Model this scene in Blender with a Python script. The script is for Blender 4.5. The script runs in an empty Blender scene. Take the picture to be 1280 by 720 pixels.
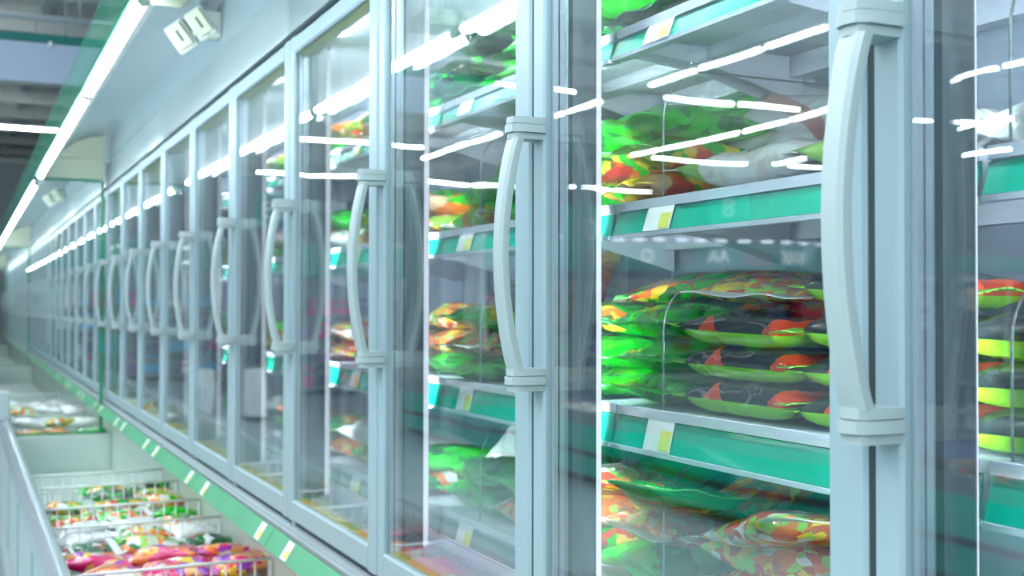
import bpy, bmesh, math, random
from mathutils import Vector, Matrix, noise
random.seed(7)
C = bpy.context.scene.collection
SC = bpy.context.scene
W = 0.78            # door pitch
GAP0 = 0.906        # first seam between doors (metres from the camera along the run)
DX = 0.838          # door plane
def gap(k): return GAP0 + k * W

# ------------------------------------------------------------------ materials
def mat(name): 
    m = bpy.data.materials.new(name); m.use_nodes = True
    nt = m.node_tree; nt.nodes.clear()
    out = nt.nodes.new('ShaderNodeOutputMaterial')
    return m, nt, out
def N(nt, t, **kw):
    n = nt.nodes.new(t)
    for k, v in kw.items():
        if k in n.inputs.keys() if isinstance(k, str) else False: n.inputs[k].default_value = v
        else: setattr(n, k, v)
    return n
def col(c): return (c[0], c[1], c[2], 1.0)
def paint(name, c, rough=.45, metal=0., bump=0., scale=60., spec=.5, var=.0, coat=0., vscale=6.):
    m, nt, out = mat(name)
    b = nt.nodes.new('ShaderNodeBsdfPrincipled')
    b.inputs['Base Color'].default_value = col(c)
    b.inputs['Roughness'].default_value = rough
    b.inputs['Metallic'].default_value = metal
    b.inputs['Specular IOR Level'].default_value = spec
    b.inputs['Coat Weight'].default_value = coat
    nt.links.new(b.outputs[0], out.inputs[0])
    tc = nt.nodes.new('ShaderNodeTexCoord')
    if bump:
        n = nt.nodes.new('ShaderNodeTexNoise'); n.inputs['Scale'].default_value = scale; n.inputs['Detail'].default_value = 3
        nt.links.new(tc.outputs['Object'], n.inputs['Vector'])
        bp = nt.nodes.new('ShaderNodeBump'); bp.inputs['Strength'].default_value = bump; bp.inputs['Distance'].default_value = .004
        nt.links.new(n.outputs['Fac'], bp.inputs['Height']); nt.links.new(bp.outputs[0], b.inputs['Normal'])
    if var:
        n = nt.nodes.new('ShaderNodeTexNoise'); n.inputs['Scale'].default_value = vscale; n.inputs['Detail'].default_value = 4
        nt.links.new(tc.outputs['Object'], n.inputs['Vector'])
        r = nt.nodes.new('ShaderNodeValToRGB')
        r.color_ramp.elements[0].position = .3; r.color_ramp.elements[1].position = .7
        r.color_ramp.elements[0].color = col([x * (1 - var) for x in c]); r.color_ramp.elements[1].color = col([min(1, x * (1 + var)) for x in c])
        nt.links.new(n.outputs['Fac'], r.inputs[0]); nt.links.new(r.outputs[0], b.inputs['Base Color'])
    return m
def glow(name, c, s):
    m, nt, out = mat(name)
    e = nt.nodes.new('ShaderNodeEmission'); e.inputs[0].default_value = col(c); e.inputs[1].default_value = s
    nt.links.new(e.outputs[0], out.inputs[0]); return m
def glass(name, tint, ior=1.5, wave=0., refl=(1, 1, 1), haze=0., hcol=(.8, .9, .9, 1)):
    m, nt, out = mat(name)
    geo = nt.nodes.new('ShaderNodeNewGeometry')
    mr = nt.nodes.new('ShaderNodeMapRange'); mr.inputs['To Min'].default_value = ior; mr.inputs['To Max'].default_value = 1 / ior
    nt.links.new(geo.outputs['Backfacing'], mr.inputs['Value'])
    fr = nt.nodes.new('ShaderNodeFresnel'); nt.links.new(mr.outputs[0], fr.inputs['IOR'])
    tr = nt.nodes.new('ShaderNodeBsdfTransparent'); tr.inputs[0].default_value = col(tint)
    gl = nt.nodes.new('ShaderNodeBsdfGlossy'); gl.inputs['Color'].default_value = col(refl); gl.inputs['Roughness'].default_value = 0.0
    if wave:
        tc = nt.nodes.new('ShaderNodeTexCoord')
        mp = nt.nodes.new('ShaderNodeMapping'); mp.inputs['Scale'].default_value = (1, 1, 1.0)
        n = nt.nodes.new('ShaderNodeTexNoise'); n.inputs['Scale'].default_value = 5; n.inputs['Detail'].default_value = 0
        nt.links.new(tc.outputs['Object'], mp.inputs[0]); nt.links.new(mp.outputs[0], n.inputs['Vector'])
        bp = nt.nodes.new('ShaderNodeBump'); bp.inputs['Strength'].default_value = 1; bp.inputs['Distance'].default_value = wave
        nt.links.new(n.outputs['Fac'], bp.inputs['Height']); nt.links.new(bp.outputs[0], gl.inputs['Normal'])
    mx = nt.nodes.new('ShaderNodeMixShader')
    nt.links.new(fr.outputs[0], mx.inputs[0]); nt.links.new(tr.outputs[0], mx.inputs[1]); nt.links.new(gl.outputs[0], mx.inputs[2])
    last = mx
    if haze:
        df = nt.nodes.new('ShaderNodeBsdfDiffuse'); df.inputs[0].default_value = hcol
        m2 = nt.nodes.new('ShaderNodeMixShader'); m2.inputs[0].default_value = haze
        nt.links.new(mx.outputs[0], m2.inputs[1]); nt.links.new(df.outputs[0], m2.inputs[2]); last = m2
    nt.links.new(last.outputs[0], out.inputs[0]); return m

M = {}
M['frame'] = paint('satin_door_paint', (.355, .485, .54), .38, bump=.05, scale=400)
M['handle'] = paint('satin_handle_paint', (.42, .51, .53), .32, bump=.04, scale=300)
M['header'] = paint('header_paint', (.29, .37, .385), .3)
M['sill'] = paint('sill_aluminium', (.50, .58, .62), .35, metal=.35)
M['gasket_gap_dark'] = paint('gasket_gap_dark', (.03, .05, .06), .7)
M['mullion'] = paint('mullion_grey', (.055, .07, .085), .5)
M['spacer'] = paint('spacer_aluminium', (.66, .72, .85), .3, metal=.3, bump=.2, scale=200)
M['amber'] = paint('amber_seal', (.50, .42, .02), .5)
M['liner'] = paint('white_liner', (.66, .75, .90), .4, var=.03)
M['backpanel'] = paint('back_liner', (.40, .47, .60), .45)
M['shelf'] = paint('white_shelf', (.74, .80, .94), .35)
M['rail'] = paint('teal_price_rail', (.0, .40, .27), .22, var=.12, vscale=3, coat=.4)
M['deckrail'] = paint('deck_rail', (.22, .36, .36), .25)
M['tag'] = paint('tag_paper', (.75, .80, .80), .6)
M['tagy'] = paint('tag_yellow', (.70, .72, .10), .6)
M['wire'] = paint('white_wire', (.74, .82, .82), .35)
M['steelwire'] = paint('steel_wire', (.45, .52, .56), .25, metal=.6)
M['chest'] = paint('chest_white', (.54, .66, .615), .35, var=.03)
M['chest_rail'] = paint('chest_aluminium', (.58, .66, .72), .22, metal=.55, bump=.05, scale=30)
M['panel'] = paint('chest_panel', (.42, .50, .53), .4)
M['green_strip'] = paint('green_price_strip', (.10, .40, .22), .35, var=.08)
M['divglass'] = glass('divider_glass', (.965, .99, .98), 1.3)
M['edge'] = paint('green_glass_edge', (.0, .27, .12), .25)
M['fascia'] = glass('fascia_glass', (.45, .82, .68), 1.3, haze=.22, hcol=(.12, .45, .33, 1))
M['fedge'] = paint('fascia_edge', (.15, .55, .42), .25)
M['pane'] = glass('door_glass', (.955, .98, .975), 1.8, wave=.0006)
M['cream'] = paint('cream_panel', (.70, .76, .58), .5)
M['creambox'] = paint('cream_plastic', (.76, .82, .74), .45)
M['slot'] = paint('slot_dark', (.10, .12, .10), .6)
M['soffit_lit'] = paint('soffit_lit_white', (.86, .90, .92), .4)  # lower soffit, made whiter than the rest to brighten its mirror image
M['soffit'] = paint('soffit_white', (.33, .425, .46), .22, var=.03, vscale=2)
M['lip'] = paint('canopy_lip', (.14, .42, .34), .35)
M['tube'] = glow('tube_light', (.84, .93, 1.0), 46)
M['led'] = glow('led_strip', (.80, .84, 1.0), 2.0)
M['ctube'] = glow('ceiling_tube', (.88, .95, 1.0), 28.0)
M['housing'] = paint('housing_white', (.55, .6, .62), .5)
M['ceiling'] = paint('ceiling_deck', (.58, .58, .55), .8, var=.2, vscale=1.2)
M['beam'] = paint('ceiling_beam', (.66, .68, .64), .7)
M['floor'] = paint('floor_tile', (.32, .43, .47), .35, var=.08)
M['teal'] = paint('teal_sign', (.0, .33, .28), .5)
M['banner'] = paint('banner_blue_white', (.38, .46, .60), .6)
M['darkteal'] = paint('banner_teal', (.0, .14, .13), .5)
M['pale'] = paint('pale_sign', (.40, .58, .50), .6)
M['island_green'] = paint('island_green', (.0, .52, .38), .6, spec=.2)
M['black'] = paint('black_rubber', (.015, .02, .025), .5)
M['sign_glow'] = glow('sign_letters', (.80, .90, .90), 1.4)  # glow added to the letters so they show in the door reflections
M['white'] = paint('plain_white', (.72, .78, .82), .5)
M['greywall'] = paint('wall_paint', (.29, .38, .45), .6)

PAL = {'magenta': paint('carton_magenta', (.75, .02, .28), .4), 'blue': paint('carton_blue', (.02, .42, .80), .4), 'red': paint('carton_red', (.65, .03, .07), .4), 'navy': paint('carton_navy', (.04, .06, .20), .4),
       'purple': paint('carton_purple', (.25, .12, .40), .4), 'white': M['white'], 'yellow': paint('carton_yellow', (.55, .45, .05), .4), 'green': paint('carton_green', (.03, .3, .08), .4), 'brown': paint('carton_brown', (.2, .12, .07), .5), 'grey': paint('carton_grey', (.2, .23, .26), .5)}
# bag materials --------------------------------------------------------------
def mth(nt, op, a, b=None, c=None):
    n = nt.nodes.new('ShaderNodeMath'); n.operation = op
    for i, v in enumerate((a, b, c)):
        if v is None: continue
        if isinstance(v, (int, float)): n.inputs[i].default_value = v
        else: nt.links.new(v, n.inputs[i])
    return n.outputs[0]
def mixc(nt, f, a, b):
    n = nt.nodes.new('ShaderNodeMix'); n.data_type = 'RGBA'
    if isinstance(f, (int, float)): n.inputs[0].default_value = f
    else: nt.links.new(f, n.inputs[0])
    for i, v in ((6, a), (7, b)):
        if isinstance(v, tuple): n.inputs[i].default_value = col(v)
        else: nt.links.new(v, n.inputs[i])
    return n.outputs[2]
def bag_mat(name, base, pal=None, cover=.5, cell=34, kind='veg', second=None, rough=.15, seed=0.):
    m, nt, out = mat(name)
    tc = nt.nodes.new('ShaderNodeTexCoord'); obj = tc.outputs['Object']
    sep = nt.nodes.new('ShaderNodeSeparateXYZ'); nt.links.new(obj, sep.inputs[0])
    x, y, z = sep.outputs
    oi = nt.nodes.new('ShaderNodeObjectInfo')
    mp = nt.nodes.new('ShaderNodeVectorMath'); mp.operation = 'MULTIPLY_ADD'
    nt.links.new(oi.outputs['Random'], mp.inputs[1]); mp.inputs[0].default_value = (3.1, 5.7, 2.3); nt.links.new(obj, mp.inputs[2])
    P = mp.outputs[0]
    c = base
    if kind in ('lime', 'limeplain'):
        up = mth(nt, 'GREATER_THAN', z, -.004)
        c = mixc(nt, up, second, base)
        fr = mth(nt, 'ABSOLUTE', mth(nt, 'SUBTRACT', mth(nt, 'FRACT', mth(nt, 'MULTIPLY_ADD', x, 6.2, .18)), .5))
        tri = mth(nt, 'LESS_THAN', fr, mth(nt, 'MULTIPLY_ADD', z, -5., .13))
        tri = mth(nt, 'MULTIPLY', tri, up)
        edge = mth(nt, 'LESS_THAN', z, .024)
        if kind == 'lime': c = mixc(nt, mth(nt, 'MULTIPLY', tri, edge), c, (.75, .06, .01))
    if pal:
        vo = nt.nodes.new('ShaderNodeTexVoronoi'); vo.inputs['Scale'].default_value = cell; vo.inputs['Randomness'].default_value = 1
        nz = nt.nodes.new('ShaderNodeTexNoise'); nz.inputs['Scale'].default_value = 22
        nt.links.new(P, nz.inputs['Vector'])
        va = nt.nodes.new('ShaderNodeVectorMath'); va.operation = 'MULTIPLY_ADD'
        nt.links.new(nz.outputs['Color'], va.inputs[0]); va.inputs[1].default_value = (.05, .05, .05); nt.links.new(P, va.inputs[2])
        nt.links.new(va.outputs[0], vo.inputs['Vector'])
        s2 = nt.nodes.new('ShaderNodeSeparateColor'); nt.links.new(vo.outputs['Color'], s2.inputs[0])
        r = nt.nodes.new('ShaderNodeValToRGB'); r.color_ramp.interpolation = 'CONSTANT'
        el = r.color_ramp.elements
        while len(el) < len(pal): el.new(.5)
        for i, pc in enumerate(pal): el[i].position = i / len(pal); el[i].color = col(pc)
        nt.links.new(s2.outputs[0], r.inputs[0])
        dk = mth(nt, 'MULTIPLY_ADD', vo.outputs['Distance'], -cell * .012, 1.0)
        mk = nt.nodes.new('ShaderNodeTexNoise'); mk.inputs['Scale'].default_value = 8; mk.inputs['Detail'].default_value = 2; mk.inputs['Distortion'].default_value = 1.2
        nt.links.new(P, mk.inputs['Vector'])
        msk = mth(nt, 'GREATER_THAN', mk.outputs['Fac'], .62 - .28 * cover)
        if kind in ('lime', 'limeplain'): msk = mth(nt, 'MULTIPLY', msk, mth(nt, 'GREATER_THAN', z, .027))
        c = mixc(nt, msk, c, r.outputs[0])
    if kind == 'band' and second:
        bd = mth(nt, 'LESS_THAN', mth(nt, 'ABSOLUTE', mth(nt, 'SUBTRACT', x, mth(nt, 'MULTIPLY_ADD', y, .6, .05))), .022)
        c = mixc(nt, bd, c, second)
    b = nt.nodes.new('ShaderNodeBsdfPrincipled')
    if isinstance(c, tuple): b.inputs['Base Color'].default_value = col(c)
    else: nt.links.new(c, b.inputs['Base Color'])
    b.inputs['Roughness'].default_value = rough
    b.inputs['Specular IOR Level'].default_value = .7
    b.inputs['Coat Weight'].default_value = .35; b.inputs['Coat Roughness'].default_value = .05
    n1 = nt.nodes.new('ShaderNodeTexNoise'); n1.noise_type = 'RIDGED_MULTIFRACTAL'; n1.inputs['Scale'].default_value = 14; n1.inputs['Detail'].default_value = 3; n1.inputs['Distortion'].default_value = .6
    st = nt.nodes.new('ShaderNodeMapping'); st.inputs['Scale'].default_value = (1, 2.2, 1.5); st.inputs['Rotation'].default_value = (0, 0, .5)
    nt.links.new(P, st.inputs[0]); nt.links.new(st.outputs[0], n1.inputs['Vector'])
    bp = nt.nodes.new('ShaderNodeBump'); bp.inputs['Strength'].default_value = .9; bp.inputs['Distance'].default_value = .009
    nt.links.new(n1.outputs['Fac'], bp.inputs['Height'])
    nt.links.new(bp.outputs[0], b.inputs['Normal']); nt.links.new(bp.outputs[0], b.inputs['Coat Normal'])
    nt.links.new(b.outputs[0], out.inputs[0]); return m
G = (.0, .44, .0); DG = (.0, .15, .02); OR = (.75, .16, .02); RD = (.55, .03, .02); YE = (.80, .55, .03)
WH = (.72, .76, .78); LG = (.28, .62, .08); PU = (.28, .05, .45); MG = (.70, .01, .16); BK = (.012, .022, .022); BR = (.30, .14, .06)
STY = {
 'green':  (bag_mat('bag_green', G, [DG, G, (.05, .55, .05)], .3, 26), 'vivid green glossy'),
 'greenveg': (bag_mat('bag_green_veg', (.0, .38, .02), [OR, RD, YE, DG, G], .55, 34), 'green and orange vegetable'),
 'lime':   (bag_mat('bag_black_lime', BK, [BR, OR, YE, (.05, .06, .05), BK, DG], .35, 30, 'lime', (.22, .62, .01)), 'black and lime'),
 'limeplain': (bag_mat('bag_black_lime_plain', BK, [(.05, .06, .05), BK, BK, DG], .2, 30, 'limeplain', (.24, .62, .01)), 'plain black and lime'),
 'clearveg': (bag_mat('bag_clear_veg', (.30, .32, .24), [OR, RD, YE, LG, BR, OR, (.5, .4, .3)], .95, 55), 'clear carrot'),
 'white':  (bag_mat('bag_white', WH, [(.66, .72, .74), (.8, .82, .82), (.6, .66, .66)], .4, 30), 'plain white'),
 'whitegreen': (bag_mat('bag_white_green', (.78, .82, .82), [(.76, .80, .76), (.7, .62, .58), (.74, .78, .76)], .5, 50, 'band', (.25, .50, .10)), 'white and green striped'),
 'whitered': (bag_mat('bag_white_red', WH, [WH, (.70, .60, .60), WH, (.6, .66, .66)], .35, 30, 'band', (.62, .30, .28)), 'white bag with red striped'),
 'dark':   (bag_mat('bag_dark', (.02, .06, .05), [DG, BK, (.03, .25, .08), (.1, .1, .09), G], .7, 26), 'black and dark green'),
 'orange': (bag_mat('bag_orange', (.72, .22, .03), [OR, RD, YE, (.8, .5, .3), G], .7, 24), 'orange and yellow'),
 'magenta': (bag_mat('bag_magenta', MG, [OR, YE, (.85, .35, .1), (.8, .6, .5), PU, WH, MG], .62, 22), 'magenta, orange and purple'),
 'redgreen': (bag_mat('bag_red_green', (.02, .10, .04), [RD, DG, BK, WH, DG], .5, 26), 'dark green and crimson'),
 'confetti': (bag_mat('bag_confetti', (.55, .62, .45), [OR, G, YE, WH, DG, LG, WH, OR], .9, 30), 'green, orange and white'),
 'redveg': (bag_mat('bag_red_veg', (.45, .10, .05), [RD, YE, OR, (.5, .05, .03), LG, WH], .9, 50), 'red and yellow pepper'),
}
SEAL = {k: paint('seal_' + k, c, .3) for k, c in dict(green=(.02, .5, .05), greenveg=(.1, .5, .1), lime=(.22, .6, .05), limeplain=(.22, .6, .05), clearveg=WH, white=WH, whitegreen=WH,
        whitered=WH, dark=(.05, .16, .1), orange=(.75, .5, .1), magenta=(.6, .1, .4), redgreen=(.5, .05, .12), confetti=WH, redveg=(.6, .6, .55)).items()}

# ------------------------------------------------------------------ mesh helpers
def nb(): return bmesh.new()
def box(bm, x0, x1, y0, y1, z0, z1, bev=0., seg=2, mi=0):
    vs = [bm.verts.new((x, y, z)) for x in (x0, x1) for y in (y0, y1) for z in (z0, z1)]
    fs = [(0, 1, 3, 2), (4, 6, 7, 5), (0, 4, 5, 1), (2, 3, 7, 6), (0, 2, 6, 4), (1, 5, 7, 3)]
    F = [bm.faces.new([vs[i] for i in f]) for f in fs]
    for f in F: f.material_index = mi
    if bev:
        es = list({e for f in F for e in f.edges})
        r = bmesh.ops.bevel(bm, geom=es, offset=bev, segments=seg, affect='EDGES', profile=.6)
        for f in r['faces']: f.material_index = mi
def prism(bm, pts, axis, a, b, mi=0):
    """closed polygon pts (2D) extruded along axis from a to b"""
    def P(p, t):
        if axis == 'y': return (p[0], t, p[1])
        if axis == 'z': return (p[0], p[1], t)
        return (t, p[0], p[1])
    A = [bm.verts.new(P(p, a)) for p in pts]; B = [bm.verts.new(P(p, b)) for p in pts]
    n = len(pts); fs = [bm.faces.new(A[::-1]), bm.faces.new(B)]
    for i in range(n): fs.append(bm.faces.new((A[i], A[(i + 1) % n], B[(i + 1) % n], B[i])))
    for f in fs: f.material_index = mi
def tube(bm, pts, r, n=8, cap=True, sx=1., mi=0):
    pts = [Vector(p) for p in pts]; rings = []
    up = None
    for i, p in enumerate(pts):
        d = (pts[min(i + 1, len(pts) - 1)] - pts[max(i - 1, 0)]).normalized()
        if up is None:
            up = Vector((0, 0, 1)) if abs(d.z) < .9 else Vector((1, 0, 0))
        a = d.cross(up).normalized(); b = a.cross(d).normalized(); up = b
        rr = r[i] if isinstance(r, (list, tuple)) else r
        rings.append([bm.verts.new(p + a * rr * sx * math.cos(t * 2 * math.pi / n) + b * rr * math.sin(t * 2 * math.pi / n)) for t in range(n)])
    for k in range(len(rings) - 1):
        for i in range(n):
            f = bm.faces.new((rings[k][i], rings[k][(i + 1) % n], rings[k + 1][(i + 1) % n], rings[k + 1][i])); f.smooth = True; f.material_index = mi
    if cap: 
        bm.faces.new(rings[0][::-1]).material_index = mi; bm.faces.new(rings[-1]).material_index = mi
def obj(name, bm, m, parent=None, smooth=None):
    bmesh.ops.recalc_face_normals(bm, faces=bm.faces)
    me = bpy.data.meshes.new(name); bm.to_mesh(me); bm.free()
    for mm in (m if isinstance(m, (list, tuple)) else [m]): me.materials.append(mm)
    if smooth:
        for p in me.polygons: p.use_smooth = True
        me.set_sharp_from_angle(angle=math.radians(smooth))
    o = bpy.data.objects.new(name, me); C.objects.link(o)
    if parent: o.parent = parent
    return o
def tag(o, label=None, cat=None, group=None, kind=None):
    if label: o['label'] = label
    if cat: o['category'] = cat
    if group: o['group'] = group
    if kind: o['kind'] = kind
    return o
def thing(name, label, cat, loc=(0, 0, 0), group=None, rz=0.):
    o = bpy.data.objects.new(name, None); C.objects.link(o); o.empty_display_size = .05
    o.location = loc; o.rotation_euler = (0, 0, rz)
    return tag(o, label, cat, group)
def kids(o): return [c for c in bpy.data.objects if c.parent == o]
def copy_tree(o, parent=None, KID=None):
    if KID is None:
        KID = {}
        for c in bpy.data.objects:
            if c.parent: KID.setdefault(c.parent.name, []).append(c)
    c = o.copy(); C.objects.link(c); c.parent = parent
    for ch in KID.get(o.name, []): copy_tree(ch, c, KID)
    return c
def struct(name, bm, m): return tag(obj(name, bm, m), kind='structure')
ORD = ['first', 'second', 'third', 'fourth', 'fifth', 'sixth', 'seventh', 'eighth', 'ninth', 'tenth', 'eleventh', 'twelfth', 'thirteenth', 'fourteenth']

# ------------------------------------------------------------------ setting
XL, XR, YB, YF = -21, 1.75, -4, 34
bm = nb(); box(bm, XL, XR + .3, YB, YF, -.1, 0); fl = struct('floor', bm, M['floor'])
bm = nb(); box(bm, XL, XR + .3, YB, YF, 5.6, 5.75)
for i in range(19):                                     # purlins and ribs of the roof deck, one surface
    y = -3 + i * 2; box(bm, XL, XR, y, y + .16, 5.25, 5.6, mi=1)
for i in range(12):
    x = -20 + i * 1.9; box(bm, x, x + .10, YB, YF, 5.42, 5.6, mi=1)
struct('ceiling', bm, [M['ceiling'], M['beam']])
bm = nb(); box(bm, XR, XR + .15, YB, YF, 0, 5.6); struct('wall_right', bm, M['greywall'])
bm = nb(); box(bm, XL, XR, YF - .15, YF, 0, 5.6); struct('wall_far', bm, M['greywall'])
bm = nb(); box(bm, XL, XL + .15, 9, YF - .15, 0, 5.6); struct('wall_left', bm, M['greywall'])

# ------------------------------------------------------------------ freezer cabinet of three doors
ZD0, ZD1 = 0.897, 2.264
GZ0, GZ1 = ZD0 + .058, ZD1 - .047                       # visible glass
def handle_bm():
    bm = nb()
    y0, y1 = -.0425 + .001, -.002                       # across the stile, relative to door far edge at 0
    ym = (y0 + y1) / 2
    for z0, z1, flip in ((1.768, 1.803, 1), (1.365, 1.401, -1)):
        h = z1 - z0
        for i, (a, b, e) in enumerate(((0, .26, -.0022), (.26, .30, -.0035), (.30, .66, .0022), (.66, .70, -.0030), (.70, 1, -.0005))):
            za, zb = (z0 + a * h, z0 + b * h)
            prof = [(DX + .002, y0 - e), (DX - .040, y0 - e), (DX - .052 - e, y0 + .006), (DX - .056 - e, ym), (DX - .052 - e, y1 - .006), (DX - .040, y1 + e), (DX + .002, y1 + e)]
            prism(bm, prof, 'z', za, zb)
    # bowed grip
    zs, ze = 1.770, 1.399; n = 28; rings = []
    for i in range(n + 1):
        t = i / n; z = zs + (ze - zs) * t
        bow = .026 * math.sin(math.pi * t) ** .8
        xo = DX - .051 - bow; xi = xo + .017
        wy = .0185 - .0035 * math.sin(math.pi * t)
        pr = [(xi, -wy), (xi - .004, -wy - .0006), (xo + .006, -wy), (xo + .001, -wy * .72), (xo, 0), (xo + .001, wy * .72), (xo + .006, wy), (xi - .004, wy + .0006), (xi, wy)]
        rings.append([bm.verts.new((p[0], ym + p[1], z)) for p in pr])
    for k in range(n):
        m_ = len(rings[0])
        for i in range(m_):
            f = bm.faces.new((rings[k][i], rings[k][(i + 1) % m_], rings[k + 1][(i + 1) % m_], rings[k + 1][i]))
    bm.faces.new(rings[0]); bm.faces.new(rings[-1][::-1])
    return bm
def frame_bm(L):
    """door frame in local y from -L (near, hinge side) to 0 (far, handle side)"""
    bm = nb()
    x0, x1 = DX, DX + .044
    def stile(ya, yb):
        prism(bm, [(x0 + .004, ya), (x0, ya + .004), (x0, yb - .004), (x0 + .004, yb), (x1, yb), (x1, ya)], 'z', ZD0, ZD1)
    stile(-.0405, 0); stile(-L, -L + .058)
    def rail(za, zb):
        prism(bm, [(x0 + .004, za), (x0, za + .005), (x0, zb - .005), (x0 + .004, zb), (x1, zb), (x1, za)], 'y', -L + .058, -.0405)
    rail(ZD0, GZ0); rail(GZ1, ZD1)
    return bm
def spacer_bm(L, far):
    bm = nb()
    ya, yb = -L + .058, -.0405
    for xa, xb in ((DX + .0145, DX + .0225), (DX + .0255, DX + .0345)):
        if far: box(bm, xa, xb, yb - .007, yb, GZ0, GZ1)
        else: box(bm, xa, xb, ya, ya + .007, GZ0, GZ1)
    if far: box(bm, DX + .0225, DX + .0255, yb - .004, yb, GZ0, GZ1, mi=1)
    else: box(bm, DX + .0225, DX + .0255, ya, ya + .004, GZ0, GZ1, mi=1)
    return bm
def seal_bm(L, top):
    bm = nb(); ya, yb = -L + .065, -.0475
    if top: box(bm, DX + .0145, DX + .034, ya, yb, GZ1 - .0035, GZ1)
    else: box(bm, DX + .0145, DX + .034, ya, yb, GZ0, GZ0 + .0035)
    return bm
def pane_bm(L):
    bm = nb(); ya, yb = -L + .0585, -.041
    box(bm, DX + .010, DX + .014, ya, yb, GZ0 + .0005, GZ1 - .0005)
    box(bm, DX + .035, DX + .039, ya, yb, GZ0 + .0005, GZ1 - .0005)
    return bm
S1, S2, S3, DK = 1.963, 1.670, 1.332, 1.035            # tops of the three shelves and the deck
SHELVES = [('s1', S1, .048), ('s2', S2, .055), ('s3', S3, .066), ('dk', DK, .060)]
XS = 1.0                                               # shelf front
def rail_bm(zt, h, ya, yb):
    bm = nb()                                          # tilted clear-fronted price rail
    prism(bm, [(XS - .003, zt - .013), (XS - .014, zt - h + .006), (XS - .011, zt - h + .004), (XS + .001, zt - .012)], 'y', ya, yb)
    return bm
def shelf_bm(zt, h, ya, yb, brackets=True):
    bm = nb()
    box(bm, XS, 1.37, ya, yb, zt - .012, zt)
    box(bm, XS - .006, XS + .002, ya, yb, zt - .011, zt + .004)           # raised white front lip
    box(bm, XS - .017, XS - .003, ya, yb, zt - h - .002, zt - h + .005)   # lower lip carrying the rail
    box(bm, XS, XS + .008, ya, yb, zt - h, zt - .012)
    if brackets:
        for y in (ya + .02, (ya + yb) / 2, yb - .023):
            prism(bm, [(1.37, zt - .012), (1.02, zt - .012), (1.02, zt - .03), (1.18, zt - .045), (1.37, zt - .095)], 'y', y, y + .003)
        box(bm, 1.16, 1.20, ya + .01, yb - .01, zt - .034, zt - .012)
        box(bm, 1.34, 1.37, ya + .01, yb - .01, zt - .05, zt - .012)
    return bm
def tag_bm(zt, h, y):
    bm = nb()
    p0 = Vector((XS - .0045, 0, zt - .011)); p1 = Vector((XS - .0165, 0, zt - h + .006))
    def q(a, b, ya, yb, off, mi):
        d = Vector((-.0012 - off, 0, 0))
        A = p0.lerp(p1, a) + d; B = p0.lerp(p1, b) + d
        v = [bm.verts.new((A.x, ya, A.z)), bm.verts.new((A.x, yb, A.z)), bm.verts.new((B.x, yb, B.z)), bm.verts.new((B.x, ya, B.z))]
        w = [bm.verts.new(u.co + Vector((.0010, 0, 0))) for u in v]
        fs = [bm.faces.new(v), bm.faces.new(w[::-1])] + [bm.faces.new((v[i], v[(i + 1) % 4], w[(i + 1) % 4], w[i])) for i in range(4)]
        for f in fs: f.material_index = mi
    q(0, 1, y, y + .075, 0, 0); q(.30, .92, y + .004, y + .032, .0008, 1)
    return bm
def mullion_bm():
    bm = nb()
    prism(bm, [(.888, -.046), (.888, .046), (.927, .050), (.948, .033), (.948, -.033), (.927, -.050)], 'z', ZD0 + .03, ZD1 - .01)
    return bm
def led_bm(s):
    bm = nb()
    a = Vector((.9290, s * .0500)); b = Vector((.9462, s * .0340)); n = Vector((.68, s * .73)) * .0012
    prism(bm, [tuple(a), tuple(b), tuple(b + n * .8), tuple((a + b) / 2 + n), tuple(a + n * .8)], 'z', ZD0 + .06, ZD1 - .03)
    return bm
def lens_end_bm(s):
    bm = nb(); box(bm, .926, .955, min(s * .03, s * .056), max(s * .03, s * .056), ZD0 + .035, ZD0 + .06, .003)
    return bm

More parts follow.
